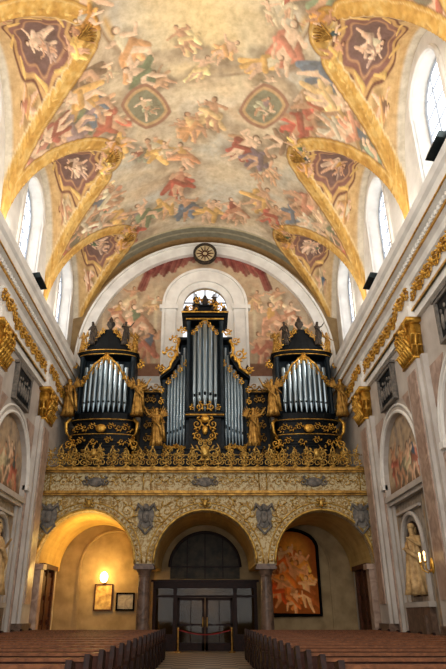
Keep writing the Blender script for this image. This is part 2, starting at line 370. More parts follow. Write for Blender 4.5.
def vf(A_,B_): return Xg,B_,Zg
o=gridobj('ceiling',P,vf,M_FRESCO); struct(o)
for c in CEN[1:]:
    for s in (-1,1):
        mb=MB(); x=4.55; z=ZS+RISE*math.sqrt(1-(x/8)**2)
        for k in range(7):
            a=(k-3)*.34; mb.tube([(s*(x+.3),c,z-.3),(s*(x-.05*math.cos(a)),c+math.sin(a)*.3,z-.1),(s*(x-.38*math.cos(a)),c+math.sin(a)*.5,z+.03)],[.05,.065,.02],5)
        t=mb.obj('trim_1',M_GOLDD,smooth=True); struct(t)

# ================================================================ SIDE WALLS
PIL=[12.5,19.45,26.45]
def fsalt(sg,xi,xo): return lambda s,z,t: (sg*(xi+t*(xo-xi)),s,z)
wn=0; RX=7.72
for sg,side in ((-1,'left'),(1,'right')):
    mb=MB(); plate(mb,4,YB,0,10.9,[(c,2.3,0,6.4,2.3) for c in (9.0,16.0,23.0)],fsalt(sg,7.5,8.0))
    struct(mb.obj('wall_'+side,M_GREY))
    mb=MB(); plate(mb,4,YB+.4,13.8,23.5,[(c,1.4,15.6,18.7,1.4) for c in CEN],fsalt(sg,8.0,8.9)); struct(mb.obj('wall_'+side,M_WHITE))
    prof=[(8.2,10.9),(7.35,10.9),(7.35,11.15),(7.27,11.15),(7.27,11.38),(7.4,11.42),(7.4,12.15),(7.3,12.2),(7.25,12.4),(7.12,12.5),(7.12,12.62),(7.28,12.68),(7.28,12.85),(7.0,13.0),(7.0,13.45),(6.9,13.55),(6.86,13.8),(8.9,13.8),(8.9,10.9)]
    mb=MB(); mb.prism(prof,lambda a,b,t:(sg*a,t,b),4,YB)
    for i in range(120): 
        y=5+i*.23; mb.box(*sorted((sg*7.28,sg*7.08)),y,y+.12,12.68,12.84)
    struct(mb.obj('trim_2',M_WHITE))
    mb=MB()
    mb.box(*sorted((sg*7.33,sg*7.24)),4,YB,11.15,11.22); mb.box(*sorted((sg*7.13,sg*7.07)),4,YB,12.5,12.58); mb.box(*sorted((sg*6.99,sg*6.95)),4,YB,13.0,13.05)
    struct(mb.obj('trim_3',M_GOLD))
    mb=MB(); y=8.; k=0
    while y<32.2:
        xx=7.17 if min(abs(y-p) for p in PIL)<.82 else 7.36
        Fm=FXs(sg,y,11.76,xx); scroll(mb,Fm,0,0,.25,1 if k%2 else -1,0 if k%2 else pi,1.3,.034,6); scroll(mb,Fm,.2,(.18 if k%2 else -.18),.12,-1 if k%2 else 1,0,1.2,.028,3,.02); y+=.4; k+=1
    struct(mb.obj('trim_4',M_GOLD,smooth=True))
    for bi,c in enumerate((9.0,16.0,23.0)):
        cn=c+.35
        mb=MB(); plate(mb,c-2.3,c+2.3,0,8.8,[(cn,.95,2.1,3.75,.95)],fsalt(sg,RX,RX+.12))
        struct(mb.obj('wall_'+side,M_MARBG))
        mb=MB()
        for k in range(12):
            a0=pi*k/12;a1=pi*(k+1)/12
            ring=[]
            for z in (2.1,3.75): ring.append([(sg*(RX+.05+.75*math.sin(a)),cn+.95*math.cos(a),z) for a in (a0,a1)])
            b=len(mb.v); mb.v+=[ring[0][0],ring[0][1],ring[1][1],ring[1][0]]; mb.face([b,b+1,b+2,b+3])
            for j in range(6):
                e0=pi/2*j/6;e1=pi/2*(j+1)/6
                b=len(mb.v); mb.v+=[(sg*(RX+.05+.75*math.sin(a)*math.cos(e)),cn+.95*math.cos(a)*math.cos(e),3.75+.95*math.sin(e)) for a,e in ((a0,e0),(a1,e0),(a1,e1),(a0,e1))]; mb.face([b,b+1,b+2,b+3])
        mb.prism([(cn+.97*math.cos(pi*k/12),RX+.03+.77*math.sin(pi*k/12)) for k in range(13)],lambda a,b,t:(sg*b,a,t),2.0,2.1)
        struct(mb.obj('wall_'+side,M_MARBD,smooth=False))
        mb=MB(); q0=RX-.12; q1=RX+.01
        mb.box(*sorted((sg*(RX-.2),sg*q1)),c-2.3,c+2.3,5.5,5.65); mb.box(*sorted((sg*7.42,sg*q1)),c-2.3,c+2.3,5.65,5.85)
        for d in (-1.25,1.1): mb.box(*sorted((sg*q0,sg*q1)),cn+d,cn+d+.15,1.9,3.8)
        mb.tube([(sg*(RX-.04),cn+1.17*math.cos(pi*k/16),3.8+1.17*math.sin(pi*k/16)) for k in range(17)],.09,6)
        for d in (-2.2,2.0): mb.box(*sorted((sg*q0,sg*q1)),c+d,c+d+.2,0,5.5)
        mb.box(*sorted((sg*(RX-.25),sg*q1)),cn-1.4,cn+1.4,1.75,1.92)
        mb.box(*sorted((sg*7.4,sg*q1)),c-2.3,c+2.3,0,.35)
        mb.box(*sorted((sg*q0,sg*q1)),cn-1.35,cn+1.35,5.05,5.15)
        struct(mb.obj('trim_5',M_GREY))
        mb=MB(); mb.box(*sorted((sg*(RX-.2),sg*q1)),cn-1.3,cn+1.3,.35,1.75); mb.box(*sorted((sg*(RX-.27),sg*(RX-.19))),cn-.9,cn+.9,.6,1.5); struct(mb.obj('trim_6',M_MARBD))
        mb=MB()
        for rr_,w in ((2.36,.07),(2.62,.05)):
            mb.tube([(sg*7.48,c+rr_*math.cos(pi*k/24),6.4+rr_*math.sin(pi*k/24)) for k in range(25)],w,6)
        for d in (-2.75,2.3): mb.box(*sorted((sg*7.38,sg*7.6)),c+d,c+d+.45,6.2,6.42)
        struct(mb.obj('trim_7',M_WHITE,smooth=False))
        mb=MB()
        for d in (-1,1):
            mb.prism([(c+d*2.55,9.0),(c+d*2.55,7.6),(c+d*1.35,9.0)],lambda a,b,t:(sg*t,a,b),7.47,7.51)
            mb.box(*sorted((sg*7.46,sg*7.51)),*sorted((c+d*2.42,c+d*2.62)),.6,6.1)
        struct(mb.obj('trim_15',M_MARB))
        na=60;av=np.linspace(-2.28,2.28,na);bv=np.linspace(-8.68,-5.9,44)
        Q=Paint(av,bv,(184,160,130)); Q.mix(sm(Q.n,.4,.7),(146,130,114)); Q.mix(sm(Q.B,-6.4,-6),(124,94,70))
        for d,cc in ((-1.1,(180,116,96)),(-.3,(206,190,150)),(.5,(126,116,96)),(1.2,(170,100,80))): fig(Q,d,-6.8+random.uniform(-.3,.2),1.7,random.uniform(-.4,.4),cc)
        mask=np.hypot(Q.A,np.minimum(0,Q.B+6.4))<2.4
        po=gridobj('wall_'+side,Q,lambda a,b:(np.full_like(a,sg*(RX-.02)),c+a,-b),M_FRESCO,mask); struct(po)
        for d in (-1.45,1.7):
            av=np.linspace(-.28,.28,12);bv=np.linspace(-5.4,-.5,70)
            Q=Paint(av,bv,(150,136,120)); Q.mix(bump1(np.abs(Q.A),.22,.06),(196,178,146)); Q.mix(sm(np.sin(Q.B*7)*np.cos(Q.A*12),.3,.6)*.8,(176,138,96)); Q.mix(sm(Q.n,.6,.8)*.5,(110,100,94))
            po=gridobj('wall_'+side,Q,lambda a,b:(np.full_like(a,sg*(RX-.015)),c+d+a,-b),M_FRESCO); struct(po)
    for yc in PIL:
        mb=MB(); x0,x1=sorted((sg*7.18,sg*7.5))
        mb.box(x0,x1,yc-.62,yc+.62,1.2,9.5)
        mb.box(*sorted((sg*7.3,sg*7.5)),yc-.85,yc+.85,1.2,9.5)
        struct(mb.obj('trim_8',M_GREY))
        mb=MB(); mb.box(*sorted((sg*7.14,sg*7.2)),yc-.42,yc+.42,1.9,9.1); struct(mb.obj('trim_8',M_MARB))
        mb=MB(); mb.box(*sorted((sg*7.0,sg*7.5)),yc-.8,yc+.8,0,.9); mb.box(*sorted((sg*7.05,sg*7.5)),yc-.75,yc+.75,.9,1.0); mb.box(*sorted((sg*7.1,sg*7.5)),yc-.7,yc+.7,1.0,1.2); struct(mb.obj('trim_8',M_MARBD))
        mb=MB(); 
        mb.prism([(yc-.55,9.5),(yc+.55,9.5),(yc+.66,10.7),(yc-.66,10.7)],lambda a,b,t:(sg*t,a,b),7.14,7.5)
        mb.box(*sorted((sg*6.98,sg*7.5)),yc-.82,yc+.82,10.76,10.9); mb.box(*sorted((sg*7.1,sg*7.5)),yc-.66,yc+.66,9.42,9.5)
        for row,(z0,n) in enumerate(((9.5,6),(9.85,5),(10.15,4))):
            for k in range(n):
                yy=yc+(k-(n-1)/2)*.21
                mb.tube([(sg*7.12,yy,z0),(sg*7.04,yy,z0+.2),(sg*6.93,yy,z0+.36),(sg*6.86,yy,z0+.28)],[.06,.085,.065,.02],5)
        for d in (-1,1):
            Fm=FXs(sg,yc+d*.52,10.5,6.98); scroll(mb,Fm,0,0,.22,d,pi/2,1.4,.042,3)
            for xx in (7.15,7.35):
                for zz in (9.55,9.95): mb.tube([(sg*xx,yc+d*.58,zz),(sg*xx,yc+d*.72,zz+.35),(sg*xx,yc+d*.82,zz+.28)],[.07,.08,.03],5)
        mb.ball((sg*6.97,yc,10.65),(.08,.12,.13)) 
        struct(mb.obj('trim_9',M_GOLD,smooth=True))
        mb=MB(); mb.box(*sorted((sg*7.12,sg*7.35)),yc-.72,yc+.72,10.9,11.38); mb.box(*sorted((sg*7.2,sg*7.4)),yc-.7,yc+.7,11.38,12.2); struct(mb.obj('trim_2',M_WHITE))
    for c in (16.0,23.0):
        ob=empty('relief_plaque',(sg*7.4,c,9.1),label='rectangular dark carved relief panel in pale frame above arch',category='plaque',group='wall relief plaques')
        mb=MB(); mb.box(-.03,.05,-.85,.85,.1,1.35); mb.obj('relief_panel',M_CASE,parent=ob)
        mb=MB()
        for a in ((-1.0,-.85,0,1.45),(.85,1.0,0,1.45),(-.85,.85,0,.1),(-.85,.85,1.35,1.45)): mb.box(-.1,.08,*a)
        mb.box(-.14,.08,-1.1,1.1,1.45,1.55)
        mb.obj('plaque_frame',M_RELIEF,parent=ob)
        mb=MB()
        for k in range(5):
            yy=(k-2)*.3; mb.ball((-sg*.06,yy,.95+.08*(k%2)),(.04,.06,.08),8,6); mb.ball((-sg*.05,yy,.6),(.05,.11,.28),8,6)
        mb.obj('relief_figure',M_RELIEF,parent=ob,smooth=True)
    for c in CEN:
        wn+=1; xg=8.55
        mb=MB(); mb.prism([(c-1.4,15.6),(c+1.4,15.6)]+[(c+1.4*math.cos(pi*k/16),18.7+1.4*math.sin(pi*k/16)) for k in range(17)],lambda a,b,t:(sg*t,a,b),xg,xg+.02)
        w=mb.obj('window_%d'%wn,M_GLASS); struct(w)
        mb=MB()
        for d in (-.47,.47): mb.box(*sorted((sg*(xg-.04),sg*(xg+.05))),c+d-.02,c+d+.02,15.6,20.0)
        for k in range(5): zz=16.3+k*.75; mb.box(*sorted((sg*(xg-.04),sg*(xg+.05))),c-1.4,c+1.4,zz-.015,zz+.015)
        mb.tube([(sg*xg,c+1.36*math.cos(pi*k/16),18.7+1.36*math.sin(pi*k/16)) for k in range(17)],.07,5)
        for d in (-1.36,1.36): mb.box(*sorted((sg*(xg-.06),sg*(xg+.06))),c+d-.06,c+d+.06,15.6,18.7)
        struct(mb.obj('window_%d'%wn,M_LEAD))
        mb=MB(); mb.tube([(sg*7.97,c+1.5*math.cos(pi*k/16),18.7+1.5*math.sin(pi*k/16)) for k in range(17)],.1,6)
        for d in (-1.5,1.5): mb.box(*sorted((sg*7.9,sg*8.02)),c+d-.1,c+d+.1,15.5,18.7)
        mb.box(*sorted((sg*7.85,sg*8.02)),c-1.7,c+1.7,15.4,15.6); struct(mb.obj('trim_10',M_WHITE))

# ================================================================ BACK WALL
mb=MB(); mb.box(-8.9,8.9,YB,YB+.5,0,13.8)
plate(mb,-8.9,8.9,13.8,23.8,[(0,1.35,15.4,18.6,1.35)],lambda s,z,t:(s,YB+t*.6,z),24)
struct(mb.obj('wall_back',M_UNDER))
na=280;nb=180; av=np.linspace(-7.6,7.6,na); bv=np.linspace(-22.6,-13.6,nb)
Q=Paint(av,bv,(190,166,134)); Q.mix(sm(Q.n1,.3,.7)*.8,(162,150,132)); Q.mix(sm(Q.n,.45,.75)*.4,(196,156,122))
Z_=-Q.B
Q.mix((np.abs(Q.A)>2.6)*bump1(np.abs(Q.A),3.0,.16)*sm(20.0-Z_,0,.3),(206,190,156))
Q.mix((np.abs(Q.A)>6.2)*sm(19-Z_,0,.4)*.6,(130,120,106))
rd=np.hypot(Q.A/7.0,(Z_-14.9)/7.6)
for s in (-1,1):
    for x,z,h,c in ((4.5,19.2,1.7,(204,180,140)),(3.2,18.9,1.5,(206,170,124)),(5.3,18.3,1.7,(180,124,96)),(3.9,17.8,2.5,(190,140,110)),(5.7,16.8,2.3,(124,126,108)),(4.8,16.4,2.5,(190,150,100)),(3.6,16.0,2.4,(170,104,84)),(6.1,15.2,2.0,(170,146,110)),(4.6,15.0,2.2,(150,134,112))):
        fig(Q,s*x+random.uniform(-.2,.2),-z+random.uniform(-.2,.2),h,s*random.uniform(-.4,.4),c,n=6)
Q.c=Q.c*.85+.15*np.array(lin((196,170,138)))
for s in (-1,1):
    for k in range(22):
        t=k/21; x0=s*(.4+t*3.3); z0=22.4-.1*x0*x0-.05
        L_=.35+.55*math.sin(t*pi)**2+.9*(t>.88)+.15*math.sin(k*1.7)
        c_=random.choice([(124,66,60),(144,84,74),(106,54,50)])
        Q.stroke((x0,-z0),(x0+s*(.15+.25*t),-(z0-L_)),.14,.1,c_,.85,.45,.45)
Q.mix(sm(14.9-Z_,0,.1),(130,96,76))
mask=(rd<1.0)&(np.hypot(Q.A/2.2,np.maximum(0,Z_-18.7)/2.2)>1.0)
po=gridobj('wall_back',Q,lambda a,b:(a,np.full_like(a,YB-.03),-b),M_FRESCO,mask); struct(po)
def arch_ring(mb,r0x,r0z,r1x,r1z,zc,y0,y1,n=40,foot=None):
    for i in range(n):
        a0=pi*i/n;a1=pi*(i+1)/n
        p=[]
        for y in (y0,y1):
            p+=[(r0x*math.cos(a0),y,zc+r0z*math.sin(a0)),(r1x*math.cos(a0),y,zc+r1z*math.sin(a0)),(r1x*math.cos(a1),y,zc+r1z*math.sin(a1)),(r0x*math.cos(a1),y,zc+r0z*math.sin(a1))]
        mb.hexa(p)
    if foot is not None:
        for s in (-1,1): mb.box(*sorted((s*r0x,s*r1x)),y0,y1,foot,zc)
mb=MB(); arch_ring(mb,6.95,7.35,7.5,7.95,14.9,YB-.35,YB,48,12.5); arch_ring(mb,7.5,7.95,7.62,8.08,14.9,YB-.5,YB,48,12.5)
struct(mb.obj('trim_11',M_WHITE))
mb=MB(); arch_ring(mb,1.75,1.75,2.45,2.45,18.55,YB-.3,YB,28,13.8); arch_ring(mb,2.45,2.45,2.6,2.6,18.55,YB-.4,YB,28,13.8)
for s in (-1,1): mb.box(*sorted((s*1.65,s*2.75)),YB-.45,YB,18.3,18.55)
arch_ring(mb,1.33,1.33,1.8,1.8,18.6,YB-.12,YB,28,13.8); mb.box(-1.8,1.8,YB-.12,YB,13.8,15.4)
struct(mb.obj('trim_12',M_WHITE))
mb=MB(); prof=[(YB,10.9),(YB-.15,10.9),(YB-.15,11.4),(YB-.08,11.45),(YB-.08,12.2),(YB-.3,12.5),(YB-.3,12.7),(YB-.55,13.0),(YB-.55,13.45),(YB-.7,13.8),(YB,13.8)]
mb.prism(prof,lambda a,b,t:(t,a,b),-7.5,7.5); struct(mb.obj('trim_13',M_WHITE))
mb=MB(); mb.prism([(-1.35,15.4),(1.35,15.4)]+[(1.35*math.cos(pi*k/16),18.6+1.35*math.sin(pi*k/16)) for k in range(17)],lambda a,b,t:(a,YB+.3+t,b),0,.02); struct(mb.obj('window_9',M_GLASSB))
mb=MB()
for d in (-.68,-.0,.68): mb.box(d-.035,d+.035,YB+.2,YB+.28,15.4,19.9)
for k in range(6): z=15.9+k*.62; mb.box(-1.35,1.35,YB+.2,YB+.28,z-.03,z+.03)
mb.tube([(.7*math.cos(pi*k/12),YB+.24,18.6+.7*math.sin(pi*k/12)) for k in range(13)],.05,5)
struct(mb.obj('window_9',M_RELIEF))
ck=empty('wall_clock',(0,YB-.62,22.05),label='round gilded clock medallion with dark ring on white arch',category='clock')
def disc(mb,r0,r1,y0,y1,n=32):
    for i in range(n):
        a0=2*pi*i/n;a1=2*pi*(i+1)/n; p=[]
        for y in (y0,y1): p+=[(r0*math.cos(a0),y,r0*math.sin(a0)),(r1*math.cos(a0),y,r1*math.sin(a0)),(r1*math.cos(a1),y,r1*math.sin(a1)),(r0*math.cos(a1),y,r0*math.sin(a1))]
        mb.hexa(p)
mb=MB(); disc(mb,.6,.74,-.12,.1); mb.obj('clock_rim',M_BRNZ,parent=ck)
mb=MB(); disc(mb,.01,.6,0,.08); mb.obj('clock_face',mat('clock_face',(206,190,150),(180,156,116),5),parent=ck)
mb=MB()
for k in range(12): a=k*pi/6; mb.tube([(.2*math.cos(a),-.04,.2*math.sin(a)),(.54*math.cos(a),-.04,.54*math.sin(a))],[.045,.02],5)
disc(mb,.14,.2,-.06,.0); mb.obj('clock_rosette',M_DOOR,parent=ck)

# ================================================================ FLOOR
mb=MB(); mb.box(-9,9,-3,YB+.5,-.3,0); o=mb.obj('floor',M_FLOOR); struct(o)

# ================================================================ STATUES
def body(name,arms,mt):
    V=[(0,0,.95),(0,0,1.18),(0,-.01,1.38),(0,-.02,1.50),(0,-.04,1.58),(0,-.05,1.70)]
    Rr=[.13,.115,.14,.05,.075,.075]; E=[(0,1),(1,2),(2,3),(3,4),(4,5)]
    def add(p,r,pa): V.append(p);Rr.append(r);E.append((pa,len(V)-1)); return len(V)-1
    for s,(e,h) in zip((-1,1),arms):
        a=add((s*.17,0,1.42),.065,2); b=add(e,.045,a); c=add(h,.032,b); d=(Vector(h)-Vector(e)).normalized()*.1+Vector(h); add(tuple(d),.028,c)
        a=add((s*.09,0,.88),.09,0); b=add((s*.12,-.06*(s>0),.48),.065,a); c=add((s*.12,.02,.08),.045,b); add((s*.13,-.12,.03),.04,c)
    me=bpy.data.meshes.new(name); me.from_pydata(V,E,[]); me.materials.append(mt)
    o=bpy.data.objects.new(name,me); COL.objects.link(o)
    o.modifiers.new('Skin','SKIN')
    for i,sv in enumerate(me.skin_vertices[0].data): sv.radius=(Rr[i],Rr[i]); sv.use_root=(i==0)
    o.modifiers['Skin'].use_smooth_shade=True
    ss=o.modifiers.new('Sub','SUBSURF'); ss.levels=1; ss.render_levels=1
    return o
def statue(name,arms,mt,wings=False,wide=1.):
    o=body(name,arms,mt)
    mb=MB(); mb.lathe([(.14,1.44),(.165,1.34),(.125*wide,1.15),(.16*wide,.95),(.19*wide,.6),(.22*wide,.3),(.27*wide,.04)],n=40,sx=1.05,sy=.85,fold=.14,nf=9)
    mb.tube([(-.18,-.1,1.3),(0,-.18*wide,1.1),(.19*wide,-.14,.9),(.24*wide,-.02,.6),(.27*wide,.1,.3)],[.04,.06,.07,.06,.03],7)
    mb.tube([(.18,.02,1.42),(.24*wide,.12,1.1),(.27*wide,.16,.7),(.34*wide,.2,.3)],[.05,.07,.09,.04],7)
    mb.obj('robe',mt,parent=o,smooth=True)
    mb=MB(); mb.ball((0,-.02,1.71),(.095,.1,.09),10,7); mb.tube([(0,.05,1.68),(0,.08,1.58),(0,.09,1.5)],[.07,.06,.03],6); mb.ball((0,-.125,1.66),(.012,.02,.02),6,4); mb.obj('hair',mt,parent=o,smooth=True)
    if wings:
        mb=MB()
        for s in (-1,1):
            for k in range(6):
                a=.25+k*.2; L=.6-.04*k
                mb.tube([(s*.08,.12,1.35),(s*(.08+.5*L*math.sin(a)),.2,1.4+.5*L*math.cos(a)),(s*(.1+L*math.sin(a)),.18,1.35+L*math.cos(a))],[.04,.05,.015],5)
        mb.obj('wings',mt,parent=o,smooth=True)
    return o
ARM_A=(((-.34,-.1,1.25),(-.3,-.3,1.4)),((.36,-.02,1.5),(.5,-.12,1.75)))
ARM_B=(((-.34,0,1.2),(-.16,-.22,1.15)),((.32,-.05,1.18),(.2,-.28,1.35)))
ARM_C=(((-.38,-.05,1.5),(-.52,-.15,1.78)),((.3,-.08,1.2),(.42,-.25,1.05)))
T_st=statue('statue',ARM_B,M_STONE,wide=1.5); T_gA=statue('gilded_angel',ARM_A,M_GOLDD,True); T_gC=statue('gilded_angel',ARM_C,M_GOLDD,True)
T_dA=statue('dark_statue',ARM_A,M_BRNZ); T_dB=statue('dark_statue',ARM_B,M_BRNZ)
def place(T,loc,h,rz,label,cat,group=None):
    c=copytree(T); c.location=loc; k=h/1.78; c.scale=(k,k,k); c.rotation_euler=(0,0,rz); c['label']=label; c['category']=cat
    if group: c['group']=group
    return c
for sg in (-1,1):
    for c in (16.0,23.0):
        place(T_st,(sg*7.72,c+.35,2.1),2.5,-sg*(pi/2-.35),'warm beige robed saint statue in arched wall niche','statue','robed niche saints')

# ================================================================ GALLERY
gal=empty('organ_gallery',(0,28,0),label='gilded organ gallery on three arches with marble columns',category='balcony')
OPS=[(0,2.2,3.5,3.55,2.2),(-5.25,2.12,3.5,3.55,2.2),(5.25,2.12,3.5,3.55,2.2)]
GX=7.48; GB=YB-.04
mb=MB(); plate(mb,-GX,GX,3.5,6.5,OPS,lambda s,z,t:(s,27.9+t*.45,z),24)
for s in (-1,1): mb.box(*sorted((s*7.37,s*GX)),27.9,28.35,0,3.5)
setp(mb.obj('arcade_front',M_OCH,label='ochre arcade front covered in gilded arabesques'),gal)
mb=MB(); plate(mb,-GX,GX,3.5,6.9,OPS,lambda s,z,t:(s,28.35+t*(GB-28.35),z),24)
mb.box(-GX,GX,28.0,GB,6.9,7.6)
setp(mb.obj('gallery_vault',M_YEL,label='yellow plaster vaults beneath the gallery'),gal)
mb=MB(); mb.box(-GX,GX,27.72,28.1,6.42,6.5); mb.box(-GX,GX,27.62,28.1,6.5,6.62); mb.box(-GX,GX,27.66,28.1,7.44,7.52); mb.box(-GX,GX,27.55,28.1,7.52,7.64)
setp(mb.obj('gallery_cornice',M_GOLDD),gal)
mb=MB(); mb.box(-GX,GX,27.82,28.05,6.62,7.44); setp(mb.obj('parapet',M_OCH2,label='cream parapet with gilded scroll panels'),gal)
mb=MB()
for c,r,_,sp,ri in OPS:
    for rr_,w,yy in ((r+.06,.06,27.86),(r+.36,.035,27.88)):
        mb.tube([(c+rr_*math.cos(pi*k/32),yy,sp+rr_*math.sin(pi*k/32)*ri/r) for k in range(33)],w,6)
    for k in range(35):
        a=pi*(k+.5)/35; rr_=r+.21; mb.ball((c+rr_*math.cos(a),27.87,sp+rr_*math.sin(a)*ri/r),(.055,.04,.055),6,4)
    for d in (-1,1): scroll(mb,FY(c,sp+ri+.3,27.84),d*.18,0,.17,d,pi/2,1.2,.04,2)
    mb.ball((c,27.78,sp+ri+.32),(.12,.1,.2))
setp(mb.obj('arch_moulding',M_GOLDG,smooth=True),gal)
mb=MB()
for c,r in ((0,2.2),(-5.25,2.12),(5.25,2.12)):
    for s in (-1,1):
        Fm=FY(c,0,27.88)
        scroll(mb,Fm,s*1.75,5.75,.36,s,-pi/2,1.4,.03,5); scroll(mb,Fm,s*1.1,6.1,.22,-s,pi/2,1.3,.026,4); scroll(mb,Fm,s*.62,6.22,.15,s,pi/2,1.2,.022,3); scroll(mb,Fm,s*2.12,5.15,.2,-s,0,1.2,.022,3)
for i in range(24):
    x=-7.1+i*.617
    if abs(abs(x)-2.65)<.25: continue
    scroll(mb,FY(x,7.03,27.8),0,0,.24,1 if i%2 else -1,0 if i%2 else pi,1.3,.022,4)
for x in (-7.27,-2.65,2.65,7.27):
    mb.box(x-.2,x-.15,27.76,27.83,6.65,7.42); mb.box(x+.15,x+.2,27.76,27.83,6.65,7.42)
setp(mb.obj('gilded_arabesque',M_GOLDG,smooth=True),gal)
for x in (-7.0,-2.65,2.65,7.0):
    mb=MB(); n=14
    mb.prism([(x+.36*math.cos(2*pi*k/n)*(1+.15*math.sin(2*pi*k/n)),5.5+.5*math.sin(2*pi*k/n)) for k in range(n)],lambda a,b,t:(a,t,b),27.8,27.92)
    mb.ball((x,27.74,5.9),(.14,.14,.16)); mb.ball((x,27.76,5.5),(.17,.1,.28))
    for s in (-1,1): 
        mb.tube([(x+s*.1,27.78,5.8),(x+s*.36,27.76,6.02),(x+s*.46,27.8,5.75)],[.08,.1,.03],6); mb.tube([(x+s*.17,27.78,5.4),(x+s*.3,27.78,5.1),(x,27.8,4.75)],[.07,.07,.04],6)
    setp(mb.obj('cherub_cartouche',M_RELIEF,smooth=False,label='grey stone winged cherub cartouche'),gal)
for x in (-5,0,5):
    mb=MB(); mb.ball((x,27.78,7.03),(.38,.08,.22),12,6)
    for s in (-1,1): scroll(mb,FY(x,7.03,27.76),s*.5,0,.18,s,pi/2,1.2,.04,3)
    setp(mb.obj('parapet_cartouche',M_RELIEF,smooth=True),gal)
mb=MB(); W=14.7; R2=random.Random(3)
Fm=FY(0,7.66,27.8)
x=-W/2+.2; k=0
while x<W/2-.15:
    hh=R2.uniform(.85,1.12); sg=1 if k%2 else -1
    r1=R2.uniform(.17,.23)
    scroll(mb,Fm,x,.25,r1,sg,-pi/2+R2.uniform(-.4,.4),1.4,.03,6)
    scroll(mb,Fm,x+R2.uniform(-.06,.06),.28+r1+.16,R2.uniform(.13,.19),-sg,pi/2+R2.uniform(-.6,.6),1.3,.025,5)
    mb.tube([Fm(x,.5,0),Fm(x+sg*.08,hh*.85,.05),Fm(x+sg*.2,hh*1.08,0)],[.028,.036,.012],5)
    if k%3==0: mb.ball(Fm(x+.12,hh,0),(.05,.05,.08),6,4)
    x+=R2.uniform(.27,.33); k+=1
for s in (-1,1):
    for (cx,cy,r) in ((.42,.62,.34),(.2,1.15,.18)): scroll(mb,Fm,s*cx,cy,r,-s,-pi/2,1.4,.04,6,.08)
    for xc in (-5.2,5.2): scroll(mb,Fm,xc+s*.3,.6,.26,-s,-pi/2,1.4,.035,6,.08)
mb.ball(Fm(0,.75,.12),(.18,.1,.26),10,7)
for xc in (-5.2,5.2): mb.ball(Fm(xc,.7,.12),(.13,.1,.2),10,7)
mb.tube([(-W/2,27.8,7.7),(W/2,27.8,7.7)],.04,5); mb.tube([(-W/2,27.8,8.28),(W/2,27.8,8.28)],.022,5)
mb.obj('gallery_railing',M_GOLDG,smooth=True,label='openwork gilded acanthus scroll railing along gallery edge',category='railing')
for x in (-2.65,2.65):
    mb=MB(); mb.lathe([(.36,0),(.36,.25),(.42,.26),(.42,.34),(.3,.42),(.28,.5),(.27,1.8),(.24,3.0),(.26,3.03),(.24,3.06)],(x,28.12,0),20)
    c1=setp(mb.obj('column',M_MARBD,smooth=False,label='brown marble column'),gal)
    mb=MB(); mb.lathe([(.25,3.06),(.3,3.2),(.36,3.3)],(x,28.12,0),20); mb.box(x-.45,x+.45,27.72,28.5,3.3,3.42); mb.box(x-.4,x+.4,27.78,28.45,3.42,3.52)
    setp(mb.obj('column_capital',M_MARBD,smooth=False),gal)
for s in (-1,1):
    mb=MB(); mb.box(*sorted((s*7.1,s*GX)),27.85,28.35,0,3.3); mb.box(*sorted((s*7.0,s*GX)),27.78,28.4,3.3,3.52); setp(mb.obj('wall_pier',M_MARB),gal)

# ================================================================ UNDER GALLERY
mb=MB()
for s in (-1,1):
    x=s*4.6
    mb.tube([(x+1.75*math.cos(pi*k/20),YB-.02,3.7+1.75*math.sin(pi*k/20)) for k in range(21)],.07,6)
    for d in (-1.75,1.75): mb.box(x+d-.07,x+d+.07,YB-.08,YB,0,3.7)
struct(mb.obj('trim_14',M_UNDER))
pt=empty('arched_painting',(4.35,YB-.12,1.5),label='large arched oil painting in warm orange and gold, dark frame',category='painting')
av=np.linspace(-1.35,1.35,90);bv=np.linspace(-4.0,0,130)
Q=Paint(av,bv,(150,84,40)); Q.mix(sm(Q.n1,.3,.7),(96,50,28)); Q.mix(np.clip(1-np.hypot(Q.A/1.1,(Q.B+3.0)/1.1),0,1),(240,186,90)); 
for i in range(8): fig(Q,random.uniform(-1,1),-random.uniform(.4,3.2),random.uniform(.7,1.0),random.uniform(-1,1),random.choice([(170,84,40),(200,120,56),(90,56,38),(214,150,76)]))
for x,z,h,c in ((-.5,2.5,1.4,(200,96,44)),(.5,2.3,1.5,(224,156,76)),(0,1.6,2.1,(220,124,56)),(-.7,1.1,1.6,(180,66,36)),(.7,1.0,1.7,(120,64,38)),(.1,.6,1.2,(196,110,60))): fig(Q,x,-z,h,random.uniform(-.4,.4),c,n=7)
Q.c=(Q.c*.8+.2*np.array(lin((206,130,62))))*np.array([1.5,1.1,.65])
mask=(np.hypot(Q.A/1.35,np.minimum(0,Q.B+3.1)/.9)<1.0)
po=gridobj('canvas',Q,lambda a,b:(a,np.full_like(a,-.02),-b),M_FRESCO,mask); po.parent=pt
mb=MB(); mb.tube([(-1.36,-.05,0),(-1.36,-.05,3.1)]+[(-1.36*math.cos(pi*k/20),-.05,3.1+.9*math.sin(pi*k/20)) for k in range(1,21)]+[(1.36,-.05,0),(-1.36,-.05,0)],.09,6)
mb.obj('picture_frame',M_DARK,parent=pt)
sx=-5.05
so=empty('wall_lamp',(sx,YB-.12,3.1),label='lit warm globe wall lamp above a notice board',category='lamp')
mb=MB(); mb.ball((0,-.15,.12),(.2,.2,.26),10,7); mb.obj('lamp_globe',M_BULB,parent=so,smooth=True)
mb=MB(); mb.tube([(0,.1,-.1),(0,-.1,-.15),(0,-.15,-.05)],.03,6); mb.ball((0,.1,-.1),(.1,.04,.14)); mb.obj('lamp_arm',M_GOLDD,parent=so,smooth=True)
nb_=empty('notice_board',(sx,YB-.05,1.75),label='wooden framed notice board lit from above',category='notice board')
mb=MB(); mb.box(-.4,.4,-.03,.0,0,1.1); mb.obj('board_panel',M_GOLDP,parent=nb_)
mb=MB(); 
for a in ((-.46,-.4,-.06,1.16),(.4,.46,-.06,1.16)): mb.box(a[0],a[1],-.07,.03,a[2],a[3])
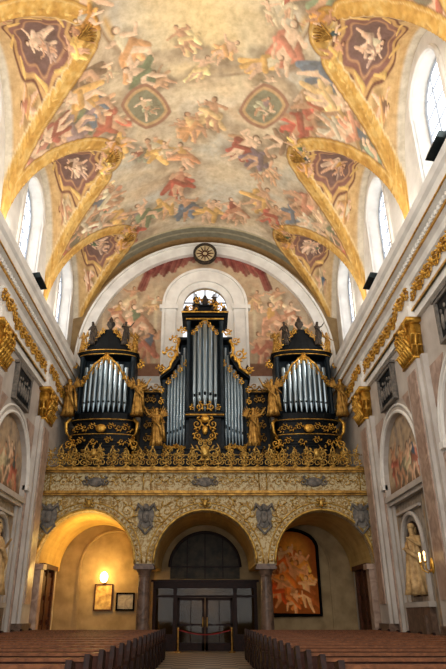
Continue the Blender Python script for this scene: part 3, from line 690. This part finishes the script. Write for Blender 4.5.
mb.box(-.4,.4,-.07,.03,-.06,0); mb.box(-.4,.4,-.07,.03,1.1,1.16); mb.obj('board_frame',M_DOOR,parent=nb_)
pf=empty('framed_picture',(-3.95,YB-.05,1.75),label='small dark framed picture hanging on plaster wall',category='picture')
mb=MB(); mb.box(-.4,.4,-.02,.0,0,.7); mb.obj('picture_image',M_MARBG,parent=pf)
mb=MB(); mb.box(-.46,-.38,-.06,.02,-.06,.76); mb.box(.38,.46,-.06,.02,-.06,.76); mb.box(-.38,.38,-.06,.02,-.06,.02); mb.box(-.38,.38,-.06,.02,.68,.76); mb.obj('picture_frame',M_DARK,parent=pf)
for s,nm in ((-1,'door_1'),(1,'door_2')):
    mb=MB(); y0,y1=28.7,30.9; X=lambda a,b: sorted((s*a,s*b))
    mb.box(*X(7.35,7.5),y0,y1,0,3.3); mb.box(*X(7.2,7.5),y0-.1,y0+.15,0,3.5); mb.box(*X(7.2,7.5),y1-.15,y1+.1,0,3.5); mb.box(*X(7.1,7.5),y0-.2,y1+.2,3.4,3.6); mb.box(*X(7.25,7.5),29.72,29.88,0,3.4)
    for yy in (28.95,29.98):
        for z in (.3,1.3,2.3): mb.box(*X(7.28,7.36),yy,yy+.68,z,z+.8)
    struct(mb.obj(nm,M_DOOR))
mb=MB(); y=30.9
def fr(x0,x1,z0,z1,d=.1): mb.box(x0,x1,y-d,y+d,z0,z1)
fr(-2.45,2.45,2.65,2.95,.16); fr(-2.45,-2.3,0,2.7); fr(2.3,2.45,0,2.7); fr(-1.5,-1.32,0,2.7); fr(1.32,1.5,0,2.7); fr(-2.3,2.3,2.25,2.35,.08); fr(-2.3,-1.5,0,.7,.05); fr(1.5,2.3,0,.7,.05); fr(-2.55,2.55,2.93,3.02,.22)
vs=mb.obj('entrance_vestibule',M_WOODD,label='dark wood and glass entrance vestibule beneath the central arch',category='vestibule')
mb=MB(); mb.box(-2.3,-1.5,y-.01,y+.01,.7,2.25); mb.box(1.5,2.3,y-.01,y+.01,.7,2.25); mb.box(-2.3,2.3,y-.01,y+.01,2.35,2.65); mb.obj('side_glass',M_DGLASS,parent=vs)
for s in (-1,1):
    d=MB(); a,b=(-1.3,-.02) if s<0 else (.02,1.3)
    d.box(a,a+.12,y-.05,y+.05,.02,2.24); d.box(b-.12,b,y-.05,y+.05,.02,2.24); d.box(a,b,y-.05,y+.05,.02,.35); d.box(a,b,y-.05,y+.05,2.12,2.24); d.box(a,b,y-.05,y+.05,1.05,1.13); d.box((a+b)/2-.02,(a+b)/2+.02,y-.04,y+.04,.35,2.12)
    do=d.obj('glazed_door',M_WOODD,parent=vs)
    d=MB(); d.box(a+.1,b-.1,y-.01,y+.01,.35,2.12); d.obj('door_glass',M_DGLASS,parent=do)
    d=MB(); d.tube([(s*.1,y-.07,1.0),(s*.1,y-.13,1.05),(s*.1,y-.13,1.35),(s*.1,y-.07,1.4)],.02,6); d.obj('door_handle',M_GOLD,parent=do)
mb=MB(); mb.box(-2.4,-2.3,y+.1,YB-.12,0,2.9); mb.box(2.3,2.4,y+.1,YB-.12,0,2.9); mb.box(-2.4,2.4,y+.1,YB-.12,2.8,2.9); mb.obj('vestibule_box',M_VEST,parent=vs)
mb=MB(); mb.box(-1.3,1.3,YB-.06,YB,0,2.6); 
for xx in (-1.15,.15): 
    for z in (.2,1.35): mb.box(xx,xx+1.0,YB-.1,YB-.05,z,z+1.0)
struct(mb.obj('door_3',M_VEST))
mb=MB(); mb.prism([(-1.75,3.15),(1.75,3.15)]+[(1.75*math.cos(pi*k/20),3.7+1.65*math.sin(pi*k/20)) for k in range(21)],lambda a,b,t:(a,t,b),YB-.08,YB-.01); struct(mb.obj('window_10',mat('dark_pane',(44,40,34),(66,58,46),3,.5,spec=.1)))
mb=MB()
for x in (-.9,0,.9): mb.box(x-.03,x+.03,YB-.13,YB-.06,3.15,3.7+1.65*math.sqrt(1-(x/1.75)**2))
mb.box(-1.75,1.75,YB-.13,YB-.06,3.68,3.75)
mb.tube([(1.78*math.cos(pi*k/20),YB-.08,3.7+1.68*math.sin(pi*k/20)) for k in range(21)],.08,6)
struct(mb.obj('window_10',M_WOODD))
rp=empty('rope_barrier',(0,30.0,0),label='two brass posts joined by a red rope before glass doors',category='barrier')
for x in (-1.2,1.2):
    mb=MB(); mb.lathe([(.16,0),(.16,.03),(.03,.06),(.03,.9),(.05,.93),(.03,1.0)],(x,0,0),12); mb.obj('barrier_post',M_GOLDD,parent=rp,smooth=False)
mb=MB(); mb.tube([(-1.2+2.4*k/12,0,.9-.2*math.sin(pi*k/12)) for k in range(13)],.025,6); mb.obj('rope',mat('red_rope',(140,34,30)),parent=rp,smooth=True)

# ================================================================ ORGAN
pm=MB(); pm.lathe([(.25,0),(.98,.14),(1.0,.15),(1.0,1.0),(.9,1.0)],(0,0,0),12)
pm.m=1; pm.box(-.45,.45,-1.03,-.8,.165,.2)
PIPEMESH=pm.obj('organ_pipe',[M_PIPE,M_DARK],smooth=False)
def pipe(x,y,z0,z1,r,parent):
    c=PIPEMESH.copy(); COL.objects.link(c); c.parent=parent; c.location=(x-parent.location.x,y-parent.location.y,z0-parent.location.z)
    c.scale=(r,r,z1-z0); return c
GF=7.65
def rel(mb,name,mt,par,**k): return setp(mb.obj(name,mt,**k),par)
def urn(mb,x,y,z,s=1.): mb.lathe([(.05*s,0),(.16*s,.02*s),(.05*s,.12*s),(.1*s,.2*s),(.26*s,.45*s),(.22*s,.6*s),(.1*s,.66*s),(.14*s,.74*s),(.03*s,.95*s)],(x,y,z),12)
def sidecase(x0,sg):
    e=empty('organ_case',(x0,29.5,GF),label='black and gilt side organ case with silver pipes and carved crown',category='organ')
    def bow(w,d,n=10,yb=31.2): return [(x0-w,yb)]+[(x0-w*math.cos(pi*k/n),29.75-d*math.sin(pi*k/n)) for k in range(n+1)]+[(x0+w,yb)]
    up=lambda a,b,t:(a,b,t)
    mb=MB(); mb.prism(bow(1.35,.2),up,GF,9.0)
    for i in range(6):
        t=i/5; mb.prism(bow(1.3+.35*math.sin(t*pi/2),.2+.25*math.sin(t*pi/2)),up,9.0+i*.12,9.12+i*.12)
    mb.prism(bow(1.5,.38),up,9.7,10.4); mb.prism(bow(1.62,.46),up,10.4,10.55); mb.prism(bow(1.52,.4),up,10.55,10.85)
    rel(mb,'case_base',M_CASE,e)
    mb=MB(); mb.box(x0-1.45,x0+1.45,30.2,31.2,10.85,14.1)
    for s in (-1,1):
        mb.box(*sorted((x0+s*1.22,x0+s*1.46)),29.8,30.3,10.85,14.0)
        mb.lathe([(.14,10.85),(.1,10.95),(.1,13.8),(.15,14.0)],(x0+s*1.36,29.65,0),12)
    rel(mb,'case_body',M_CASE2,e)
    mb=MB(); mb.prism(bow(1.48,.5),up,14.0,14.12); mb.prism(bow(1.58,.58),up,14.12,14.2); mb.prism(bow(1.64,.62),up,14.2,14.28); mb.prism(bow(1.2,.45),up,14.28,14.6)
    for i in range(6):
        t=i/5; mb.prism(bow(1.1-.62*t**.7,.42-.2*t,10,31.2-.8*t),up,14.6+i*.17,14.77+i*.17)
    rel(mb,'case_cornice',M_CASE,e)
    for k in range(9):
        t=(k-4)/4; x=x0+t*1.04; y=29.75-.4*math.sqrt(max(0,1-t*t*.8)); pipe(x,y,10.85+abs(t)*.1,13.85-abs(t)*.5,.125,e)
    mb=MB()
    for s in (-1,1):
        for k in range(6):
            t=k/5; Fm=FY(x0+s*(.1+t*1.1),13.85-t*1.25,29.24+t*.24)
            scroll(mb,Fm,0,0,.16,s,pi/2,1.2,.03,4)
            mb.tube([Fm(0,0,0),Fm(s*.05,-.3,0)],[.05,.02],5)
        mb.tube([(x0+s*.05,29.2,13.95),(x0+s*.65,29.25,13.4),(x0+s*1.2,29.5,12.3)],[.04,.055,.03],6)
        scroll(mb,FY(x0+s*1.72,13.6,29.7),0,0,.2,-s,pi/2,1.4,.04,5); scroll(mb,FY(x0+s*1.66,9.3,29.6),0,0,.24,s,pi/2,1.4,.045,5); scroll(mb,FY(x0+s*1.55,8.6,29.6),0,0,.2,-s,pi/2,1.4,.04,5)
        for k in range(5):
            t=k/4; scroll(mb,FY(x0+s*(1.25-.85*t),14.5+t*.95,29.35+.1*t),0,0,.14,s,pi/2,1.3,.028,4)
    for k in range(9):
        a=pi*(k+.5)/9; scroll(mb,FY(x0-1.35*math.cos(a),10.05,29.72-.42*math.sin(a)-.05),0,0,.17,1 if k%2 else -1,0,1.2,.026,4)
    for k in range(6):
        a=pi*(k+.5)/6; scroll(mb,FY(x0-1.45*math.cos(a),9.35,29.72-.42*math.sin(a)-.03),0,0,.17,1 if k%2 else -1,0,1.2,.028,4)
    for w,d,z in ((1.66,.46,9.72),(1.64,.48,10.48),(1.66,.64,14.24),(1.5,.52,14.06)):
        mb.tube([(x0-w*math.cos(pi*k/14),29.75-d*math.sin(pi*k/14),z) for k in range(15)],.025,5)
    for s in (-1,1): mb.tube([(x0+s*1.6,29.35,10.5),(x0+s*1.8,29.3,10.25),(x0+s*1.75,29.3,9.8),(x0+s*1.55,29.45,9.5)],[.07,.1,.07,.03],6)
    mb.ball((x0,29.1,9.95),(.28,.1,.22),10,6)
    rel(mb,'gilded_carving',M_GOLD,e,smooth=True)
    mb=MB(); urn(mb,x0,29.85,15.62,.95)
    rel(mb,'finial_urn',M_BRNZ,e,smooth=True)
    for s in (-1,1):
        place(T_gA if s>0 else T_gC,(x0+s*1.76,29.15,10.56),2.0,s*.3,'gilded angel statue standing at corner of organ case','statue','gilded organ angels')
        place(T_gC if s>0 else T_gA,(x0+s*1.4,29.6,14.3),1.15,s*.4,'small gilded angel on top of organ case cornice','statue','small gilded cornice angels')
        place(T_dA if s>0 else T_dB,(x0+s*.9,29.4,14.6),1.4,s*.5,'dark carved figure on crown of side organ case','statue','dark crown figures')
    return e
sidecase(-5.2,-1); sidecase(5.2,1)
e=empty('organ_case',(0,29.4,GF),label='tall central organ case, black and gilt with silver pipes',category='organ')
mb=MB(); mb.box(-2.25,2.25,29.3,31.2,GF,8.9); mb.box(-2.35,2.35,29.2,31.2,8.9,9.1)
mb.box(-.8,.8,29.0,31,GF,10.45); mb.box(-.95,.95,28.85,31,10.45,10.7); mb.prism([(-.8,31),(-.8,29.3),(-.5,29.0),(.5,29.0),(.8,29.3),(.8,31)],lambda a,b,t:(a,b,t),10.7,10.8)
rel(mb,'case_base',M_CASE,e)
ZT=15.9
mb=MB()
mb.prism([(-2.2,9.1),(2.2,9.1),(2.2,12.7),(1.8,13.3),(1.4,14.0),(1.25,14.9),(.95,15.0),(.95,ZT),(-.95,ZT),(-.95,15.0),(-1.25,14.9),(-1.4,14.0),(-1.8,13.3),(-2.2,12.7)],lambda a,b,t:(a,t,b),29.9,31)
for s in (-1,1):
    mb.box(*sorted((s*.78,s*.95)),29.3,30,9.1,ZT); mb.box(*sorted((s*2.0,s*2.2)),29.5,30,9.1,12.6)
    mb.lathe([(.15,9.1),(.1,9.2),(.1,12.4),(.16,12.6)],(s*2.12,29.45,0),10); mb.lathe([(.14,10.8),(.09,10.9),(.09,ZT-.2),(.15,ZT)],(s*.88,29.2,0),10)
rel(mb,'case_body',M_CASE2,e)
mb=MB()
for z0,z1,w,d in ((0,.2,1.0,29.0),(.2,.32,1.15,28.85),(.32,.45,1.25,28.75),(.45,.7,.8,29.1),(.7,.95,.6,29.2),(.95,1.05,.7,29.1)): mb.box(-w,w,d,30.8,ZT+z0,ZT+z1)
for s in (-1,1):
    mb.prism([(s*1.4,14.1),(s*1.85,13.4),(s*2.35,12.75),(s*2.35,12.6),(s*1.7,13.15),(s*1.25,13.95)],lambda a,b,t:(a,t,b),29.2,30.9)
    mb.box(*sorted((s*.95,s*1.45)),29.2,30.9,14.85,15.0)
rel(mb,'case_cornice',M_CASE,e)
for k in range(5):
    t=(k-2)/2; pipe(t*.54,29.3-.28*(1-t*t),10.8+.08*abs(t),ZT-.1-.4*abs(t),.13,e)
for s in (-1,1):
    for k in range(6):
        pipe(s*(1.07+k*.165),29.55,9.15,14.5-k*.45 if k<2 else 13.5-(k-2)*.27,.08,e)
mb=MB()
for s in (-1,1):
    for k in range(4): scroll(mb,FY(s*(1.05+k*.3),13.5-k*.34,29.3),0,0,.15,s,pi/2,1.2,.03,4)
    for k in range(4): scroll(mb,FY(s*(.12+k*.18),ZT-.12-k*.22,28.95),0,0,.12,s,pi/2,1.2,.028,3)
    mb.tube([(s*1.35,29.1,14.8),(s*1.5,29.1,14.3),(s*1.45,29.1,14.0),(s*1.78,29.1,13.5),(s*1.83,29.1,13.2),(s*2.3,29.1,12.8)],[.07,.09,.06,.09,.07,.04],6)
    scroll(mb,FY(s*1.8,13.95,29.1),0,0,.32,s,pi,1.5,.05,6); scroll(mb,FY(s*1.6,14.75,29.1),0,0,.22,s,pi,1.4,.04,5); scroll(mb,FY(s*2.3,13.1,29.1),0,0,.2,s,pi,1.4,.04,5)
    scroll(mb,FY(s*1.2,15.3,29.1),0,0,.2,s,pi,1.4,.04,4)
    scroll(mb,FY(s*.75,ZT+.75,29.0),0,0,.24,s,0,1.4,.04,5); scroll(mb,FY(s*.4,ZT+1.15,29.0),0,0,.2,-s,0,1.3,.035,4)
    for z in (9.6,10.2,10.8,11.4,12.0): scroll(mb,FY(s*2.3,z,29.3),0,0,.15,s,pi/2,1.2,.032,4)
    scroll(mb,FY(s*.4,10.1,28.9),0,0,.26,s,pi/2,1.4,.04,5); scroll(mb,FY(s*.35,9.5,28.9),0,0,.2,-s,pi/2,1.4,.04,4)
    scroll(mb,FY(s*.3,11.0,28.9),0,0,.2,s,pi/2,1.4,.035,4); scroll(mb,FY(s*.62,10.95,28.95),0,0,.13,-s,pi/2,1.2,.03,3)
    for k in range(4): scroll(mb,FY(s*(1.15+k*.3),9.0,29.15),0,0,.13,1 if k%2 else -1,0,1.2,.028,3)
    mb.box(*sorted((s*.95,s*2.3)),29.15,29.25,8.95,9.05)
mb.ball((0,28.85,10.35),(.22,.12,.2),10,6); mb.ball((0,28.9,9.8),(.15,.1,.25)); mb.box(-.97,.97,28.8,28.86,10.52,10.6); mb.box(-1.27,1.27,28.71,28.76,ZT+.35,ZT+.42); mb.box(-1.02,1.02,28.95,29.0,ZT+.05,ZT+.12)
rel(mb,'gilded_carving',M_GOLD,e,smooth=True)
mb=MB(); urn(mb,0,29.6,ZT+1.05,.9)
for s in (-1,1): urn(mb,s*1.05,29.2,ZT+.45,.6); urn(mb,s*2.25,29.5,12.75,.8)
rel(mb,'finial_urn',M_BRNZ,e,smooth=True)
for s in (-1,1):
    place(T_gC if s<0 else T_gA,(s*2.4,28.85,8.9),2.0,s*.2,'large gilded angel statue flanking the central organ case','statue','large gilded organ angels')
    place(T_dB if s<0 else T_dA,(s*.5,29.2,ZT+.72),1.0,s*.4,'small dark figure on crown of central organ case','statue','dark crown figures')
    mb=MB(); mb.box(s*2.4-.3,s*2.4+.3,28.6,29.1,GF,8.75); mb.box(s*2.4-.36,s*2.4+.36,28.52,29.15,8.75,8.9); rel(mb,'statue_pedestal',M_CASE,e)
for s in (-1,1):
    lk=empty('organ_case',(s*2.8,31,GF),label='low dark panelled organ case linking the towers',category='organ',group='linking organ cases')
    mb=MB(); mb.box(*sorted((s*2.37,s*3.4)),30.5,31.6,GF,12.2); mb.box(*sorted((s*2.37,s*3.4)),30.3,31.6,12.2,12.4)
    mb.box(*sorted((s*2.45,s*2.6)),30.4,30.5,GF,12.2); mb.box(*sorted((s*3.2,s*3.35)),30.4,30.5,GF,12.2)
    rel(mb,'case_body',M_CASE,lk)
    mb=MB(); mb.box(*sorted((s*2.37,s*3.4)),30.26,30.3,12.25,12.33)
    for z in (9.1,9.8,10.5,11.2,11.9): 
        for dd in (-.2,.2): scroll(mb,FY(s*2.9+dd,z,30.42),0,0,.17,1 if dd>0 else -1,pi/2,1.3,.03,4)
    scroll(mb,FY(s*2.9-.25,12.6,30.3),0,0,.22,-1,0,1.3,.04,4); scroll(mb,FY(s*2.9+.25,12.6,30.3),0,0,.22,1,pi,1.3,.04,4)
    rel(mb,'gilded_carving',M_GOLDD,lk,smooth=True)
for T in (T_st,T_gA,T_gC,T_dA,T_dB):
    for c in list(T.children): bpy.data.objects.remove(c)
    bpy.data.objects.remove(T)
bpy.data.objects.remove(PIPEMESH)

# ================================================================ PEWS
def pewtree():
    e=empty('pew',(0,0,0)); L=5.2
    mb=MB(); mb.box(.06,L-.06,-.28,.16,.42,.46); mb.obj('seat',M_WOOD,parent=e)
    mb=MB(); mb.box(.06,L-.06,.16,.2,.15,.95)
    for k in range(5): x=.15+k*1.0; mb.box(x,x+.85,.145,.16,.5,.9)
    mb.obj('backrest',M_WOOD,parent=e)
    mb=MB(); mb.box(.06,L-.06,.12,.26,.95,.99); mb.obj('top_rail',M_WOODL,parent=e)
    for x in (0,L-.07):
        mb=MB(); mb.prism([(-.36,0),(.3,0),(.32,.3),(.26,.6),(.34,.85),(.34,1.0),(.1,1.04),(.04,.85),(-.1,.68),(-.34,.62),(-.38,.4)],lambda a,b,t:(t,a,b),x,x+.07)
        mb.box(x-.012,x+.082,-.28,.24,.08,.4); mb.obj('pew_end',M_WOODD,parent=e)
    mb=MB(); mb.box(.06,L-.06,.36,.5,.16,.2); mb.obj('kneeler',M_WOODD,parent=e)
    return e
T=pewtree()
for sg in (-1,1):
    for k in range(17):
        c=copytree(T); c.location=(1.5 if sg>0 else -6.7,6.4+k*1.18,0)
        c['label']='dark brown wooden church pew with panelled backrest'; c['category']='pew'; c['group']='nave pews'
for c in list(T.children): bpy.data.objects.remove(c)
bpy.data.objects.remove(T)

# ================================================================ FIXTURES
def floodl(sg,y):
    e=empty('floodlight',(sg*7.05,y,13.8),label='black floodlight mounted on white cornice edge',category='lamp',group='cornice floodlights')
    mb=MB(); mb.prism([(-.4,.15),(.3,.03),(.3,.3),(-.3,.38)],lambda a,b,t:(sg*a,t,b),-.5,.5); mb.obj('lamp_housing',M_FLOOD,parent=e)
    mb=MB(); mb.box(-.05,.05,-.56,-.5,0,.3); mb.box(-.05,.05,.5,.56,0,.3); mb.box(-.1,.1,-.56,.56,0,.03); mb.obj('lamp_bracket',M_FLOOD,parent=e)
for sg in (-1,1):
    for y in (21.6,13.7): floodl(sg,y)
sn=empty('wall_sconce',(7.12,20.1,2.9),label='gilded two-armed wall sconce with lit candle bulbs',category='lamp')
mb=MB(); mb.ball((0,0,0),(.06,.12,.25))
for d in (-1,1): mb.tube([(0,0,-.05),(-.12,d*.1,-.2),(-.26,d*.2,-.1),(-.28,d*.22,.1)],.025,6); mb.lathe([(.07,0),(.03,-.05)],(-.28,d*.22,.12),10)
mb.obj('sconce_arm',M_GOLD,parent=sn,smooth=True)
mb=MB()
for d in (-1,1): mb.tube([(-.28,d*.22,.1),(-.28,d*.22,.28)],.02,6); mb.ball((-.28,d*.22,.34),(.035,.035,.08))
mb.obj('candle_bulb',M_BULB2,parent=sn,smooth=True)

# ================================================================ LIGHTS
w=bpy.data.worlds.new('world'); sc.world=w; w.use_nodes=True; bg=w.node_tree.nodes['Background']; bg.inputs['Color'].default_value=(1.0,.985,.96,1); bg.inputs['Strength'].default_value=3.1
def area(name,loc,target,sx,sy,power,color=(1,1,1),portal=False):
    l=bpy.data.lights.new(name,'AREA'); l.shape='RECTANGLE'; l.size=sx; l.size_y=sy; l.energy=power; l.color=color
    o=bpy.data.objects.new(name,l); COL.objects.link(o); o.location=loc
    d=Vector(target)-Vector(loc); o.rotation_euler=d.to_track_quat('-Z','Y').to_euler()
    if portal: l.cycles.is_portal=True
    return o
area('portal',(0,3.9,11.5),(0,30,11.5),18,24,1,portal=True)
for sg in (-1,1):
    for y in (12.5,19.4,26.4):
        area('vault_light',(sg*7.2,y,14.3),(-sg*2,y,23),.6,1.6,260,(1,.95,.87))
def pt_(loc,p,c,r=.2):
    l=bpy.data.lights.new('lamp','POINT'); l.energy=p; l.color=c; l.shadow_soft_size=r; o=bpy.data.objects.new('lamp_and_fill_light',l); COL.objects.link(o); o.location=loc
pt_((-5.05,31.7,3.4),170,(1,.66,.2)); pt_((-5.4,29.6,4.7),120,(1,.66,.17)); pt_((0,31.7,2.3),14,(1,.9,.75),.1)  # last light has no visible fixture; added to brighten the vestibule behind the glass

cam=bpy.data.cameras.new('camera'); co=bpy.data.objects.new('camera',cam); COL.objects.link(co); sc.camera=co
co.location=(0,0,1.5); co.rotation_euler=(math.radians(90+25.06),0,0); cam.sensor_width=36; cam.lens=600/669*36; cam.shift_x=18/669; cam.clip_end=200
sc.view_settings.view_transform='Standard'
